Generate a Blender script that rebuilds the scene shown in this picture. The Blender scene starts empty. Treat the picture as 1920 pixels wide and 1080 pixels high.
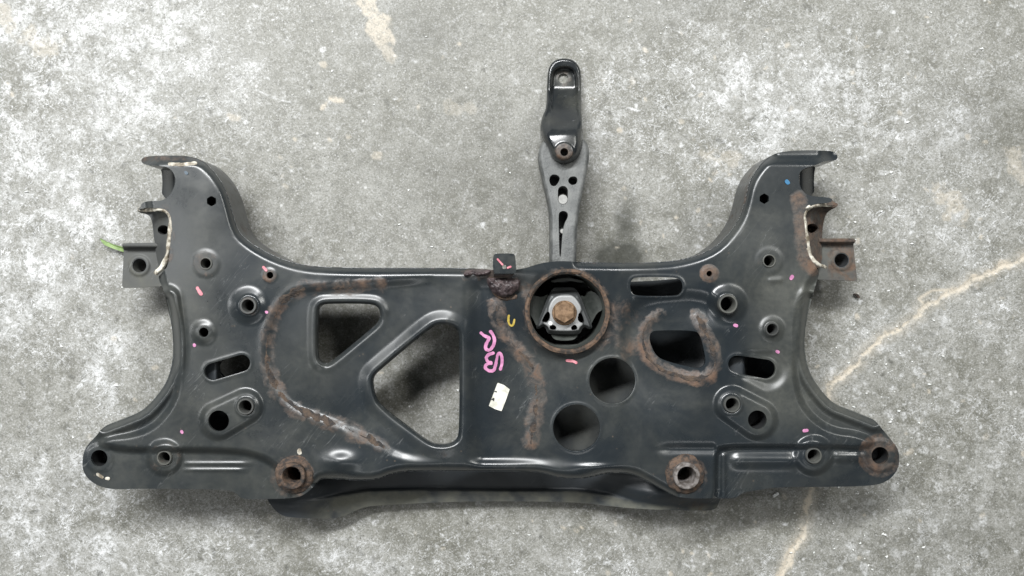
import bpy, math, random
import numpy as np
from mathutils import Vector

# ------------------------------------------------------------------ camera, world, lamps
S = bpy.context.scene
COL = S.collection
CAM_H = 1.047            # camera height above the floor (m)
FPX = 1478.0             # focal length in photo pixels (1920 wide)
cam = bpy.data.cameras.new("camera"); cam.sensor_width = 36.0
cam.lens = 36.0 * FPX / 1920.0
cam.clip_start = 0.01; cam.clip_end = 100
camo = bpy.data.objects.new("camera", cam); COL.objects.link(camo)
camo.location = (0, 0, CAM_H); camo.rotation_euler = (0, 0, 0)
S.camera = camo

W = bpy.data.worlds.new("World"); S.world = W; W.use_nodes = True
W.node_tree.nodes["Background"].inputs[0].default_value = (0.96, 1.0, 1.0, 1)
W.node_tree.nodes["Background"].inputs[1].default_value = 0.085
S.view_settings.view_transform = 'Standard'; S.view_settings.look = 'None'
S.view_settings.exposure = 0.0; S.view_settings.gamma = 1.0

def lamp(name, loc, target, sx, sy, power, col, roll=0.0):
    l = bpy.data.lights.new(name, 'AREA'); l.shape = 'RECTANGLE'; l.size = sx; l.size_y = sy
    l.energy = power; l.color = col
    o = bpy.data.objects.new(name, l); COL.objects.link(o); o.location = loc
    d = Vector(target) - Vector(loc)
    q = d.to_track_quat('-Z', 'Y'); o.rotation_euler = q.to_euler()
    o.rotation_euler.rotate_axis('Z', roll)
    return o
# fluorescent fittings of the workshop
lamp("tube_lamp", (-0.85, 2.00, 3.00), (-0.15, 0.10, 0), 2.9, 0.28, 234, (0.985, 0.995, 1.0), 0.0)
lamp("tube_lamp", (2.2, 1.50, 3.0), (0.3, 0, 0), 1.6, 0.3, 44, (1.0, 1.0, 0.96), -0.3)
lamp("tube_lamp", (-2.5, 0.1, 2.7), (-0.2, 0, 0), 0.30, 2.0, 20, (0.985, 1.0, 1.0), 0.0)
lamp("tube_lamp", (0.2, -2.2, 3.0), (0.0, 0, 0), 2.4, 0.3, 11, (0.99, 1.0, 1.0), 0.0)
S.cycles.max_bounces = 6
S.cycles.use_denoising = True

# ------------------------------------------------------------------ numpy helpers
rng = np.random.default_rng(7)
random.seed(7)
def ss(a, b, x):
    t = np.clip((x - a) / (b - a), 0, 1); return t * t * (3 - 2 * t)

_lat = rng.random((256, 256))
def vnoise(x, y, s, off=0):
    x = x / s + off * 17.3; y = y / s + off * 9.1
    xi = np.floor(x).astype(int); yi = np.floor(y).astype(int)
    fx = x - xi; fy = y - yi
    fx = fx * fx * (3 - 2 * fx); fy = fy * fy * (3 - 2 * fy)
    a = _lat[xi % 256, yi % 256]; b = _lat[(xi + 1) % 256, yi % 256]
    c = _lat[xi % 256, (yi + 1) % 256]; d = _lat[(xi + 1) % 256, (yi + 1) % 256]
    return (a * (1 - fx) + b * fx) * (1 - fy) + (c * (1 - fx) + d * fx) * fy
def fbm(x, y, s, n=4, off=0):
    r = 0; a = 0.5; t = 0
    for i in range(n):
        r = r + a * vnoise(x, y, s / 2 ** i, off + i); t += a; a *= 0.55
    return r / t

def chaikin(p, n=2, closed=True):
    p = np.array(p, float)
    for _ in range(n):
        q = np.roll(p, -1, 0) if closed else p[1:]
        a = p if closed else p[:-1]
        r = np.empty((2 * len(a), 2)); r[0::2] = .75 * a + .25 * q; r[1::2] = .25 * a + .75 * q
        if not closed: r = np.vstack([p[:1], r, p[-1:]])
        p = r
    return p

def dist_segs(px, py, P, closed):
    P = np.asarray(P, float)
    A = P if closed else P[:-1]; B = np.roll(P, -1, 0) if closed else P[1:]
    best = np.full(px.shape, 1e18)
    for (ax, ay), (bx, by) in zip(A, B):
        dx, dy = bx - ax, by - ay; L = dx * dx + dy * dy + 1e-12
        t = np.clip(((px - ax) * dx + (py - ay) * dy) / L, 0, 1)
        e = (px - ax - t * dx) ** 2 + (py - ay - t * dy) ** 2
        np.minimum(best, e, out=best)
    return np.sqrt(best)

def windowed(px, py, P, pad, f, far):
    P = np.asarray(P, float); lo = P.min(0) - pad; hi = P.max(0) + pad
    m = (px >= lo[0]) & (px <= hi[0]) & (py >= lo[1]) & (py <= hi[1])
    out = np.full(px.shape, far, float)
    if m.any(): out[m] = f(px[m], py[m])
    return out

def sdf_poly(px, py, P, pad=None):          # positive inside
    P = np.asarray(P, float)
    def f(x, y):
        d = dist_segs(x, y, P, True)
        ins = np.zeros(x.shape, bool)
        B = np.roll(P, -1, 0)
        for (ax, ay), (bx, by) in zip(P, B):
            if ay == by: continue
            c = ((ay > y) != (by > y)) & (x < (bx - ax) * (y - ay) / (by - ay) + ax)
            ins ^= c
        return np.where(ins, d, -d)
    return f(px, py) if pad is None else windowed(px, py, P, pad, f, -float(pad))
def d_line(px, py, P, pad=60):
    return windowed(px, py, P, pad, lambda x, y: dist_segs(x, y, P, False), float(pad))
def sdf_caps(px, py, a, b, ra, rb=None):
    rb = ra if rb is None else rb
    dx, dy = b[0] - a[0], b[1] - a[1]; L = dx * dx + dy * dy + 1e-12
    t = np.clip(((px - a[0]) * dx + (py - a[1]) * dy) / L, 0, 1)
    return ra + (rb - ra) * t - np.hypot(px - a[0] - t * dx, py - a[1] - t * dy)

def wpt(px, py, z):                          # photo position at height z -> metres
    k = (CAM_H - z) / FPX
    return (px - 960.0) * k, (540.0 - py) * k, z

# ------------------------------------------------------------------ mesh helpers
def link(name, me, parent=None):
    o = bpy.data.objects.new(name, me); COL.objects.link(o)
    if parent is not None: o.parent = parent
    return o

def mesh_np(name, V, F3, F4, smooth=True):
    me = bpy.data.meshes.new(name)
    V = np.asarray(V, np.float32); me.vertices.add(len(V)); me.vertices.foreach_set("co", V.ravel())
    F3 = np.asarray(F3, np.int32).reshape(-1, 3); F4 = np.asarray(F4, np.int32).reshape(-1, 4)
    nl = F3.size + F4.size
    me.loops.add(nl); me.loops.foreach_set("vertex_index", np.concatenate([F3.ravel(), F4.ravel()]))
    n = len(F3) + len(F4); me.polygons.add(n)
    st = np.concatenate([np.arange(len(F3)) * 3, F3.size + np.arange(len(F4)) * 4]).astype(np.int32)
    me.polygons.foreach_set("loop_start", st)
    me.polygons.foreach_set("use_smooth", np.full(n, smooth))
    me.update(calc_edges=True); me.validate()
    return me

def set_attr(me, name, vals):
    a = me.attributes.new(name, 'FLOAT', 'POINT'); a.data.foreach_set("value", np.asarray(vals, np.float32))

def sheet(name, bbox, step, sdf, hfun, mat, parent=None, skirt=0.003, attrs=None, smooth=True):
    """A pressed sheet: every place where sdf(x,y)>0, at height hfun, with walls down its edges."""
    x0, y0, x1, y1 = bbox
    xs = np.arange(x0, x1 + step, step); ys = np.arange(y0, y1 + step, step)
    X, Y = np.meshgrid(xs, ys); ny, nx = X.shape
    s = sdf(X, Y)
    s = np.where(np.abs(s) < 0.02 * step, np.where(s >= 0, 0.02 * step, -0.02 * step), s)
    h = hfun(X, Y) + np.zeros_like(X)
    sk = skirt(X, Y) + np.zeros_like(X) if callable(skirt) else np.full(X.shape, float(skirt))
    names = list(attrs) if attrs else []
    ch = [X, Y, h, sk] + [attrs[k](X, Y) + np.zeros_like(X) for k in names]
    D = np.stack([c.ravel() for c in ch], 1); sf = s.ravel()
    ins = s > 0
    cnt = ins[:-1, :-1].astype(int) + ins[:-1, 1:] + ins[1:, :-1] + ins[1:, 1:]
    idx = np.arange(nx * ny).reshape(ny, nx)
    full = cnt == 4
    a = idx[:-1, :-1][full]; b = idx[:-1, 1:][full]; c = idx[1:, 1:][full]; d = idx[1:, :-1][full]
    F4 = np.stack([a, d, c, b], 1)           # y is down in the photo -> this order faces up
    extra = []; emap = {}; tris = []; bed = []
    base = nx * ny
    def cross(i, j):
        k = (i, j) if i < j else (j, i)
        if k not in emap:
            t = sf[k[0]] / (sf[k[0]] - sf[k[1]])
            extra.append(D[k[0]] * (1 - t) + D[k[1]] * t); emap[k] = base + len(extra) - 1
        return emap[k]
    for r, q in np.argwhere((cnt > 0) & (cnt < 4)):
        cs = [idx[r, q], idx[r + 1, q], idx[r + 1, q + 1], idx[r, q + 1]]
        poly = []
        for k in range(4):
            i, j = int(cs[k]), int(cs[(k + 1) % 4])
            if sf[i] > 0: poly.append((i, 0))
            if (sf[i] > 0) != (sf[j] > 0): poly.append((cross(i, j), 1 if sf[i] > 0 else 2))
        for k in range(1, len(poly) - 1): tris.append((poly[0][0], poly[k][0], poly[k + 1][0]))
        for k in range(len(poly)):
            p, n_ = poly[k], poly[(k + 1) % len(poly)]
            if p[1] == 1 and n_[1] == 2: bed.append((p[0], n_[0]))
    if extra: D = np.vstack([D, np.array(extra)])
    tris = np.array(tris, int).reshape(-1, 3)
    used = np.unique(np.concatenate([F4.ravel(), tris.ravel()]))
    rm = np.full(len(D), -1); rm[used] = np.arange(len(used))
    F4 = rm[F4]; tris = rm[tris]; D = D[used]
    wx, wy, wz = wpt(D[:, 0], D[:, 1], D[:, 2])
    V = np.stack([wx, wy, wz], 1); A = D[:, 4:]
    if bed:
        bed = rm[np.array(bed)]; nxt = {int(p): int(q) for p, q in bed}
        seen = set(); P2 = D[:, :2]
        for st0 in list(nxt):
            if st0 in seen: continue
            loop = []; c = st0
            while c in nxt and c not in seen: seen.add(c); loop.append(c); c = nxt[c]
            keep = [loop[0]]
            for v in loop[1:]:
                if np.hypot(*(P2[v] - P2[keep[-1]])) > .75 * step: keep.append(v)
            if len(keep) < 4: keep = loop
            kp = np.array(keep); t = V[kp].copy()
            if len(kp) > 8: t[:, :2] = .5 * t[:, :2] + .25 * (np.roll(t, 1, 0) + np.roll(t, -1, 0))[:, :2]
            b2 = t.copy(); b2[:, 2] = np.maximum(b2[:, 2] - D[kp, 3], .0008)
            n0 = len(V); m = len(kp); i_ = np.arange(m); i2 = (i_ + 1) % m
            V = np.vstack([V, t, b2]); A = np.vstack([A, A[kp], A[kp]])
            F4 = np.vstack([F4.reshape(-1, 4), np.stack([n0 + i_, n0 + m + i_, n0 + m + i2, n0 + i2], 1)])
    me = mesh_np(name, V, tris, F4, smooth)
    for k, nm in enumerate(names): set_attr(me, nm, A[:, k])
    me.materials.append(mat)
    return link(name, me, parent)

def lathe(name, c, prof, mat, parent=None, n=48, wob=0.0, smooth=True):
    """turned part: prof = [(radius, z)] in metres about world centre c"""
    V = []; F = []
    for j, (r, z) in enumerate(prof):
        for i in range(n):
            a = 2 * math.pi * i / n
            rr = r * (1 + wob * (float(vnoise(np.array(40 + 6 * math.cos(a)), np.array(40 + 6 * math.sin(a) + j * .3), 1.3)) - .5))
            V.append((c[0] + rr * math.cos(a), c[1] + rr * math.sin(a), z))
    for j in range(len(prof) - 1):
        for i in range(n):
            F.append((j * n + i, j * n + (i + 1) % n, (j + 1) * n + (i + 1) % n, (j + 1) * n + i))
    me = mesh_np(name, V, [], F, smooth); me.materials.append(mat)
    if smooth:
        try: me.set_sharp_from_angle(angle=math.radians(40))
        except Exception: pass
    return link(name, me, parent)

# ------------------------------------------------------------------ materials
class N:
    def __init__(s, name):
        s.m = bpy.data.materials.new(name); s.m.use_nodes = True; s.t = s.m.node_tree
        s.b = s.t.nodes["Principled BSDF"]; s.co = s.t.nodes.new('ShaderNodeTexCoord').outputs['Object']
    def set(s, k, v):
        i = s.b.inputs[k]
        if hasattr(v, 'links') or isinstance(v, bpy.types.NodeSocket): s.t.links.new(v, i)
        else: i.default_value = v
    def attr(s, n):
        a = s.t.nodes.new('ShaderNodeAttribute'); a.attribute_name = n; return a.outputs['Fac']
    def noise(s, scale, detail=4, rough=.6, dist=0.0):
        n = s.t.nodes.new('ShaderNodeTexNoise'); n.inputs['Scale'].default_value = scale
        n.inputs['Detail'].default_value = detail; n.inputs['Roughness'].default_value = rough
        n.inputs['Distortion'].default_value = dist
        s.t.links.new(s.co, n.inputs['Vector']); return n.outputs['Fac']
    def voro(s, scale, feat='F1'):
        n = s.t.nodes.new('ShaderNodeTexVoronoi'); n.inputs['Scale'].default_value = scale; n.feature = feat
        s.t.links.new(s.co, n.inputs['Vector']); return n.outputs['Distance']
    def ramp(s, v, a, b, lo=0.0, hi=1.0):
        r = s.t.nodes.new('ShaderNodeMapRange'); r.interpolation_type = 'SMOOTHSTEP'
        s.t.links.new(v, r.inputs[0])
        for i, x in zip((1, 2, 3, 4), (a, b, lo, hi)): r.inputs[i].default_value = x
        return r.outputs[0]
    def math(s, op, a, b=0.5):
        n = s.t.nodes.new('ShaderNodeMath'); n.operation = op
        for i, v in ((0, a), (1, b)):
            if isinstance(v, bpy.types.NodeSocket): s.t.links.new(v, n.inputs[i])
            else: n.inputs[i].default_value = v
        return n.outputs[0]
    def mix(s, f, a, b):
        n = s.t.nodes.new('ShaderNodeMix'); n.data_type = 'RGBA'
        for i, v in ((0, f), (6, a), (7, b)):
            if isinstance(v, bpy.types.NodeSocket): s.t.links.new(v, n.inputs[i])
            else: n.inputs[i].default_value = v if i == 0 else (*v, 1)
        return n.outputs[2]
    def bump(s, v, strength, dist):
        n = s.t.nodes.new('ShaderNodeBump'); n.inputs['Strength'].default_value = strength; n.inputs['Distance'].default_value = dist
        s.t.links.new(v, n.inputs['Height']); s.t.links.new(n.outputs[0], s.b.inputs['Normal'])

def painted(name, base=(.0105, .0148, .0190), rough=.235, use_attr=True, rustlev=0.0, dust=.24):
    n = N(name)
    big = n.noise(9, 5, .62); fine = n.noise(170, 4, .65); spk = n.noise(430, 2, .5)
    col = n.mix(n.ramp(big, .35, .7), base, tuple(c * 1.35 for c in base))
    d = n.math('MULTIPLY', n.ramp(n.noise(13, 5, .62, .4), .38, .78), dust)
    d = n.math('ADD', n.math('MULTIPLY', d, n.ramp(fine, .2, .8, .7, 1.0)), n.math('MULTIPLY', n.math('MULTIPLY', n.ramp(spk, .70, .75), n.ramp(n.noise(14, 3), .5, .62)), .5 * dust + .12))
    if use_attr: d = n.math('ADD', d, n.math('MULTIPLY', n.attr('dust'), n.ramp(fine, .15, .8, .6, 1.0)))
    d = n.math('MINIMUM', d, 0.92)
    col = n.mix(d, col, (.13, .13, .105))
    mp = n.t.nodes.new('ShaderNodeMapping'); mp.vector_type = 'TEXTURE'; mp.inputs['Rotation'].default_value = (0, 0, .9); mp.inputs['Scale'].default_value = (.09, .011, .05)
    n.t.links.new(n.co, mp.inputs['Vector'])
    q = n.t.nodes.new('ShaderNodeTexNoise'); q.inputs['Scale'].default_value = 1; q.inputs['Detail'].default_value = 3; q.inputs['Distortion'].default_value = .7
    n.t.links.new(mp.outputs[0], q.inputs['Vector'])
    scr = n.math('MULTIPLY', n.ramp(n.math('ABSOLUTE', n.math('SUBTRACT', q.outputs['Fac'], .5)), .006, .001), n.ramp(n.noise(17, 2), .52, .66, 0, .55))
    col = n.mix(scr, col, (.16, .165, .165))
    vd = n.voro(120)
    chip = n.math('MULTIPLY', n.ramp(vd, .17, .10), n.ramp(n.noise(24, 4, .6), .60, .66, 0, .75))
    col = n.mix(chip, col, (.105, .085, .068))
    if use_attr: r = n.attr('rust')
    else: r = n.math('ADD', n.math('MULTIPLY', big, 0.0), rustlev)
    rn = n.noise(62, 6, .64, .5)
    rm = n.math('ADD', r, n.math('MULTIPLY', n.math('SUBTRACT', rn, .5), 1.35))
    rm = n.math('MULTIPLY', n.ramp(rm, .34, .88, 0, .9), n.ramp(r, .02, .22))
    rc = n.mix(n.ramp(n.noise(210, 4, .7), .36, .66), (.040, .030, .025), (.122, .085, .061))
    rc = n.mix(n.ramp(n.noise(48, 5, .65), .5, .74, 0, .8), rc, (.135, .115, .095))
    rc = n.mix(n.ramp(n.noise(34, 5, .65), .44, .66, 0, .8), rc, (.160, .086, .048))
    col = n.mix(rm, col, rc)
    n.set('Base Color', col)
    ro = n.math('ADD', n.math('MULTIPLY', rm, .42), n.math('ADD', n.ramp(n.noise(11, 4, .6), .35, .7, rough - .03, rough + .08), n.math('MULTIPLY', d, .5)))
    n.set('Roughness', n.math('MINIMUM', ro, .95))
    n.set('Specular IOR Level', .72)
    hb = n.math('ADD', n.math('MULTIPLY', n.noise(22, 2, .4), .5), n.math('MULTIPLY', rm, n.noise(330, 4, .7)))
    hb = n.math('ADD', hb, n.math('MULTIPLY', fine, .035))
    n.bump(hb, .3, .0016)
    return n.m
M_PAINT = painted("black_painted_steel")
M_PAINT2 = painted("dusty_black_steel", dust=.12, rough=.5)
M_GLOSS = painted("glossy_black_paint", base=(.011, .0135, .016), rough=.16, dust=.35)
M_BRK = painted("bracket_steel", base=(.03, .033, .036), rough=.45, dust=.7)

def simple(name, c1, c2, rough, scale=90, metal=0.0, bump=.3, bscale=200, bd=.001):
    n = N(name)
    n.set('Base Color', n.mix(n.ramp(n.noise(scale, 5, .65), .36, .66), c1, c2))
    n.set('Roughness', n.ramp(n.noise(scale * 2, 3), .3, .7, rough - .08, rough + .08)); n.set('Metallic', metal)
    n.bump(n.noise(bscale, 4, .65), bump, bd); return n.m
M_ARM = simple("cast_aluminium_dull", (.072, .076, .075), (.150, .154, .150), .5, 55, .1, .6, 380, .0012)
M_CORE = simple("cast_aluminium", (.26, .27, .28), (.45, .46, .47), .42, 120, .3, .3, 300, .0006)
M_CORED = simple("cast_aluminium_dark", (.07, .075, .08), (.13, .135, .14), .45, 120, .25, .3, 300, .0006)
M_CORE2 = simple('pale_casting', (.30, .30, .29), (.42, .42, .40), .5, 120)
M_RUBBER = simple("black_rubber", (.012, .014, .013), (.028, .031, .028), .6, 60)
M_RUST = simple("rust", (.026, .024, .022), (.150, .096, .064), .85, 130, 0, .8, 330, .0015)
M_RUSTD = simple("dark_rust", (.024, .022, .021), (.140, .092, .064), .8, 150, 0, .9, 300, .0018)
M_BOLT = simple("rusty_bolt", (.12, .07, .035), (.26, .165, .095), .6, 150, .15, .5, 300, .0008)
M_SEAM = simple("corroded_weld", (.024, .023, .023), (.100, .070, .050), .8, 100, 0, 1.0, 330, .0022)
M_WELDB = simple("bare_ground_weld", (.16, .13, .09), (.74, .71, .62), .6, 75, .0, .5, 300, .0008)
M_WELDD = simple("purple_black_weld", (.03, .022, .024), (.10, .075, .075), .35, 120, .1, .8, 200, .0018)
M_PINK = simple("pink_paint_marker", (.44, .17, .32), (.68, .30, .50), .5, 90, 0, .1)
M_PINKD = simple("dull_pink_paint", (.52, .16, .20), (.68, .28, .32), .55, 150, 0, .1)
M_YELL = simple("yellow_paint_marker", (.34, .25, .03), (.5, .37, .07), .55, 150, 0, .1)
M_BLUE = simple("blue_paint_dot", (.03, .14, .28), (.05, .2, .36), .5, 150, 0, .1)
M_PAPER = simple("paper_sticker", (.50, .49, .42), (.80, .79, .73), .6, 90, 0, .1)
M_INK = simple("black_ink", (.02, .02, .02), (.03, .03, .03), .6)
M_LEAF = simple("green_grass", (.16, .24, .09), (.27, .38, .15), .55, 120)
M_TWIG = simple("dark_scrap", (.03, .022, .018), (.07, .045, .035), .6, 150)
M_CHIP = simple("white_chips", (.72, .74, .72), (.9, .9, .88), .35, 150, 0, .2)

def concrete():
    n = N("worn_concrete")
    def stretched(rot, sx, sy, detail, rough, dist):
        mp = n.t.nodes.new('ShaderNodeMapping'); mp.vector_type = 'TEXTURE'; mp.inputs['Rotation'].default_value = (0, 0, rot); mp.inputs['Scale'].default_value = (1 / sx, 1 / sy, 1)
        n.t.links.new(n.co, mp.inputs['Vector'])
        q = n.t.nodes.new('ShaderNodeTexNoise'); q.inputs['Scale'].default_value = 1.0; q.inputs['Detail'].default_value = detail
        q.inputs['Roughness'].default_value = rough; q.inputs['Distortion'].default_value = dist
        n.t.links.new(mp.outputs[0], q.inputs['Vector']); return q.outputs['Fac']
    b1 = n.noise(6, 6, .62); b2 = n.noise(34, 9, .74, .5); b3 = n.noise(150, 7, .78, .6); b4 = n.noise(430, 4, .75)
    sc = n.attr('scuff')
    base = n.mix(n.math('MULTIPLY', n.ramp(b1, .33, .66), n.ramp(sc, 0, .8, .55, 1.0)), (.146, .143, .116), (.272, .270, .246))
    base = n.mix(n.ramp(b2, .40, .64, 0, .6), base, (.365, .362, .338))
    base = n.mix(n.ramp(b2, .46, .28, 0, .7), base, (.115, .112, .094))
    base = n.mix(n.ramp(b3, .48, .30, 0, .75), base, (.125, .125, .112))
    base = n.mix(n.ramp(b3, .54, .68, 0, .5), base, (.46, .46, .455))
    base = n.mix(n.ramp(b4, .55, .64, 0, .5), base, (.56, .56, .555))
    base = n.mix(n.ramp(b4, .47, .36, 0, .65), base, (.10, .10, .088))
    # streaky rubbed-off film: thin ridges and stretched flecks
    for rot, sx, sy, lo, hi, am in ((.65, 85, 200, .57, .68, .72), (-.75, 95, 210, .575, .68, .66), (.1, 150, 260, .58, .68, .7)):
        f = n.ramp(stretched(rot, sx, sy, 5, .7, 1.4), lo, hi)
        f = n.math('MULTIPLY', f, n.math('MULTIPLY', n.ramp(sc, .10, .72, .16, 1.0), am))
        base = n.mix(f, base, (.72, .73, .74))
    rid = n.math('ABSOLUTE', n.math('SUBTRACT', stretched(.5, 55, 85, 3, .55, 2.2), .5))
    rid = n.math('MULTIPLY', n.ramp(rid, .020, .004), n.math('MULTIPLY', n.ramp(n.noise(28, 3), .5, .64), n.ramp(sc, .1, .7, .25, .9)))
    base = n.mix(rid, base, (.78, .79, .8))
    def flecks(scale, lo, hi, m0, m1, nz):
        return n.math('MULTIPLY', n.ramp(n.voro(scale), hi, lo), n.ramp(n.noise(nz, 3, .6), m0, m1))
    base = n.mix(n.math('MULTIPLY', flecks(210, .12, .30, .52, .62, 60), .5), base, (.66, .66, .65))
    base = n.mix(n.math('MULTIPLY', flecks(95, .10, .26, .55, .64, 33), .6), base, (.70, .70, .69))
    base = n.mix(n.math('MULTIPLY', flecks(250, .14, .22, .52, .60, 47), .8), base, (.055, .055, .048))
    w = n.attr('white')
    wm = n.math('MULTIPLY', w, n.math('MAXIMUM', n.ramp(b3, .42, .60, .08, 1.0), n.ramp(b4, .5, .62, 0, .8)))
    base = n.mix(n.math('MINIMUM', wm, 1.0), base, (.78, .79, .80))
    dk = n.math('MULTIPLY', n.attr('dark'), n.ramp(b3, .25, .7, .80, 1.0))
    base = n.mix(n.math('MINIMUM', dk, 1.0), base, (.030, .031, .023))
    bg = n.math('MULTIPLY', n.attr('beige'), n.math('MULTIPLY', n.ramp(b3, .34, .54, .2, 1.0), n.ramp(b4, .34, .5, .55, 1.0)))
    base = n.mix(n.math('MINIMUM', bg, 1.0), base, (.60, .535, .435))
    n.set('Base Color', base)
    n.set('Roughness', n.ramp(b2, .3, .7, .42, .68))
    hb = n.math('ADD', n.math('MULTIPLY', b3, .5), n.math('MULTIPLY', b4, .4))
    n.bump(hb, .35, .0014)
    return n.m
M_FLOOR = concrete()

# ------------------------------------------------------------------ floor
def crack_path(pts, amp=5, seed=1, n=40):
    p = np.array(pts, float); out = []
    r = np.random.default_rng(seed)
    for a, b in zip(p[:-1], p[1:]):
        L = np.hypot(*(b - a)); k = max(2, int(L / 12))
        for i in range(k):
            q = a + (b - a) * i / k
            out.append(q + (r.normal(0, amp, 2) * (.45 if i else .2)))
    out.append(p[-1]); return np.array(out)

def build_floor():
    st = 2.7
    xs = np.arange(-330, 2250 + st, st); ys = np.arange(-330, 1410 + st, st)
    X, Y = np.meshgrid(xs, ys); ny, nx = X.shape
    white = np.zeros(X.shape); dark = np.zeros(X.shape); beige = np.zeros(X.shape)
    def splat(F, P, w, v, soft=1.5):
        P = np.asarray(P, float); lo = P.min(0) - w - soft - 3; hi = P.max(0) + w + soft + 3
        i0 = max(0, int((lo[0] - xs[0]) / st)); i1 = min(nx, int((hi[0] - xs[0]) / st) + 2)
        j0 = max(0, int((lo[1] - ys[0]) / st)); j1 = min(ny, int((hi[1] - ys[0]) / st) + 2)
        if i1 <= i0 or j1 <= j0: return
        d = dist_segs(X[j0:j1, i0:i1], Y[j0:j1, i0:i1], P, False)
        F[j0:j1, i0:i1] = np.maximum(F[j0:j1, i0:i1], v * ss(w + soft, w - soft, d))
    # where the surface is most scuffed
    def dens(x, y):
        g = lambda cx, cy, sx, sy: np.exp(-((x - cx) / sx) ** 2 - ((y - cy) / sy) ** 2)
        return np.clip(.26 + .9 * g(130, 120, 330, 260) + 1.0 * g(60, 500, 170, 140) + .55 * g(120, 980, 300, 240)
                       + .75 * g(1380, 200, 330, 170) + .35 * g(1800, 560, 220, 500) + .45 * g(900, 1060, 700, 60)
                       - .35 * g(900, 300, 180, 260) + .25 * g(230, 660, 90, 80), .05, 1)
    r = np.random.default_rng(21)
    cnt = 0
    while cnt < 11500:
        x, y = r.uniform(-330, 2250), r.uniform(-330, 1410)
        if r.random() > dens(x, y): continue
        cnt += 1
        right = x > 1000
        ang = r.normal(-.75, .8) if not right else r.normal(.1, 1.0)
        L = abs(r.normal(0, 9)) + 3; cu = r.normal(0, .05)
        p = []; q = np.array([x, y])
        for i in range(4):
            p.append(q.copy()); q = q + np.array([math.cos(ang), math.sin(ang)]) * L / 3; ang += cu * L * .8
        splat(white, p, abs(r.normal(0, .7)) + .3, r.uniform(.12, .5) * (1 if r.random() < .85 else 1.8), 1.7)
    for i in range(2600):                      # pale flakes and exposed aggregate
        x, y = r.uniform(-330, 2250), r.uniform(-330, 1410)
        if r.random() > (.25 + .75 * (x > 1050)): continue
        a = r.uniform(0, 6.28); L = r.uniform(1, 7)
        p = [(x, y), (x + L * math.cos(a), y + L * math.sin(a))]
        splat(white if r.random() < .75 else beige, p, abs(r.normal(1.5, 1.3)) + .7, r.uniform(.25, .7), 1.3)
    for i in range(60):                        # bigger rounded chips, lower right
        x, y = r.normal(1720, 90), r.uniform(560, 1100)
        a = r.uniform(0, 6.28); L = r.uniform(4, 14)
        splat(white, [(x, y), (x + L * math.cos(a), y + L * math.sin(a))], r.uniform(3, 8), r.uniform(.25, .5), 2)
    for i in range(1500):
        x, y = r.uniform(-330, 2250), r.uniform(-330, 1410); a = r.uniform(0, 6.28); L = abs(r.normal(0, 6))
        splat(dark, [(x, y), (x + L * math.cos(a), y + L * math.sin(a))], abs(r.normal(0, 1.4)) + .5, r.uniform(.2, .6), 1.5)
    # broad cloudy scuffing
    n1 = fbm(X, Y, 90, 5, 3); n2 = fbm(X, Y, 22, 4, 5)
    dd = dens(X, Y)
    scuff = np.clip(ss(.42, .95, n1 * .5 + n2 * .22 + dd * .5), 0, 1)
    white = np.maximum(white, ss(.74, .95, n1 * .5 + n2 * .4 + dd * .34) * .7)
    g = lambda cx, cy, sx, sy: np.exp(-((X - cx) / sx) ** 2 - ((Y - cy) / sy) ** 2)
    wb = g(60, 500, 90, 60) + .8 * g(50, 985, 60, 60) + .7 * g(205, 640, 50, 35) + .7 * g(330, 60, 60, 90) + .5 * g(110, 60, 90, 50) + .5 * g(235, 225, 90, 60)
    white = np.maximum(white, np.clip(wb * ss(.35, .62, n2 * .7 + n1 * .3), 0, 1))
    # long single scratches
    for p, v in [([(480, 168), (510, 183), (545, 192)], .8), ([(170, 212), (240, 245), (300, 268)], .75), ([(215, 240), (265, 262)], .8),
                 ([(895, 310), (872, 370), (858, 425)], .45), ([(610, 425), (580, 487)], .5), ([(755, 235), (806, 268)], .4),
                 ([(0, 421), (48, 420)], .9), ([(135, 49), (185, 47)], .85), ([(1834, 745), (1830, 915)], .35), ([(1580, 920), (1640, 965)], .5),
                 ([(868, 60), (850, 40), (874, 20)], .5), ([(750, 74), (810, 73)], .4), ([(185, 85), (202, 105)], .8),
                 ([(1462, 85), (1490, 83)], .5), ([(1342, 408), (1368, 420)], .6), ([(870, 245), (850, 300)], .3), ([(700, 420), (660, 470)], .3),
                 ([(1190, 60), (1200, 95)], .35), ([(1020, 1050), (1100, 1062)], .5), ([(640, 1010), (720, 1022)], .5),
                 ([(100, 690), (130, 660)], .7), ([(90, 655), (110, 668), (128, 690)], .6)]:
        splat(white, p, .9, v, 1.6)
    for i in range(26):                        # drag marks, upper middle right
        x = 1440 + r.normal(0, 35); y = 170 + i * 5 + r.normal(0, 2); L = r.uniform(20, 70)
        splat(white, [(x, y), (x + L * .6, y + r.normal(0, 3)), (x + L, y + 3)], .6, r.uniform(.2, .5), 1.8)
    # the mended crack on the right
    rid = np.zeros(X.shape)
    c1 = crack_path([(1990, 455), (1920, 480), (1860, 512), (1790, 545), (1735, 575), (1700, 608), (1650, 632), (1625, 660), (1595, 690), (1562, 722), (1534, 790), (1520, 850), (1526, 900), (1512, 950), (1508, 990), (1482, 1030), (1466, 1080), (1440, 1160), (1430, 1420)], 8, 4)
    dw = dist_segs(X, Y, c1, False)
    wid = 1.0 + 6.5 * fbm(X, Y, 30, 3, 8) + 5 * ss(960, 1040, Y) + 3 * ss(1700, 1850, X)
    beige = np.maximum(beige, ss(wid + 2, wid - 3, dw + 11 * (fbm(X, Y, 13, 3, 15) - .5)) * np.clip(.55 + .85 * fbm(X, Y, 26, 3, 17), 0, 1))
    c2 = crack_path([(1740, 572), (1722, 560), (1748, 545), (1790, 540)], 2, 9)
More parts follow.
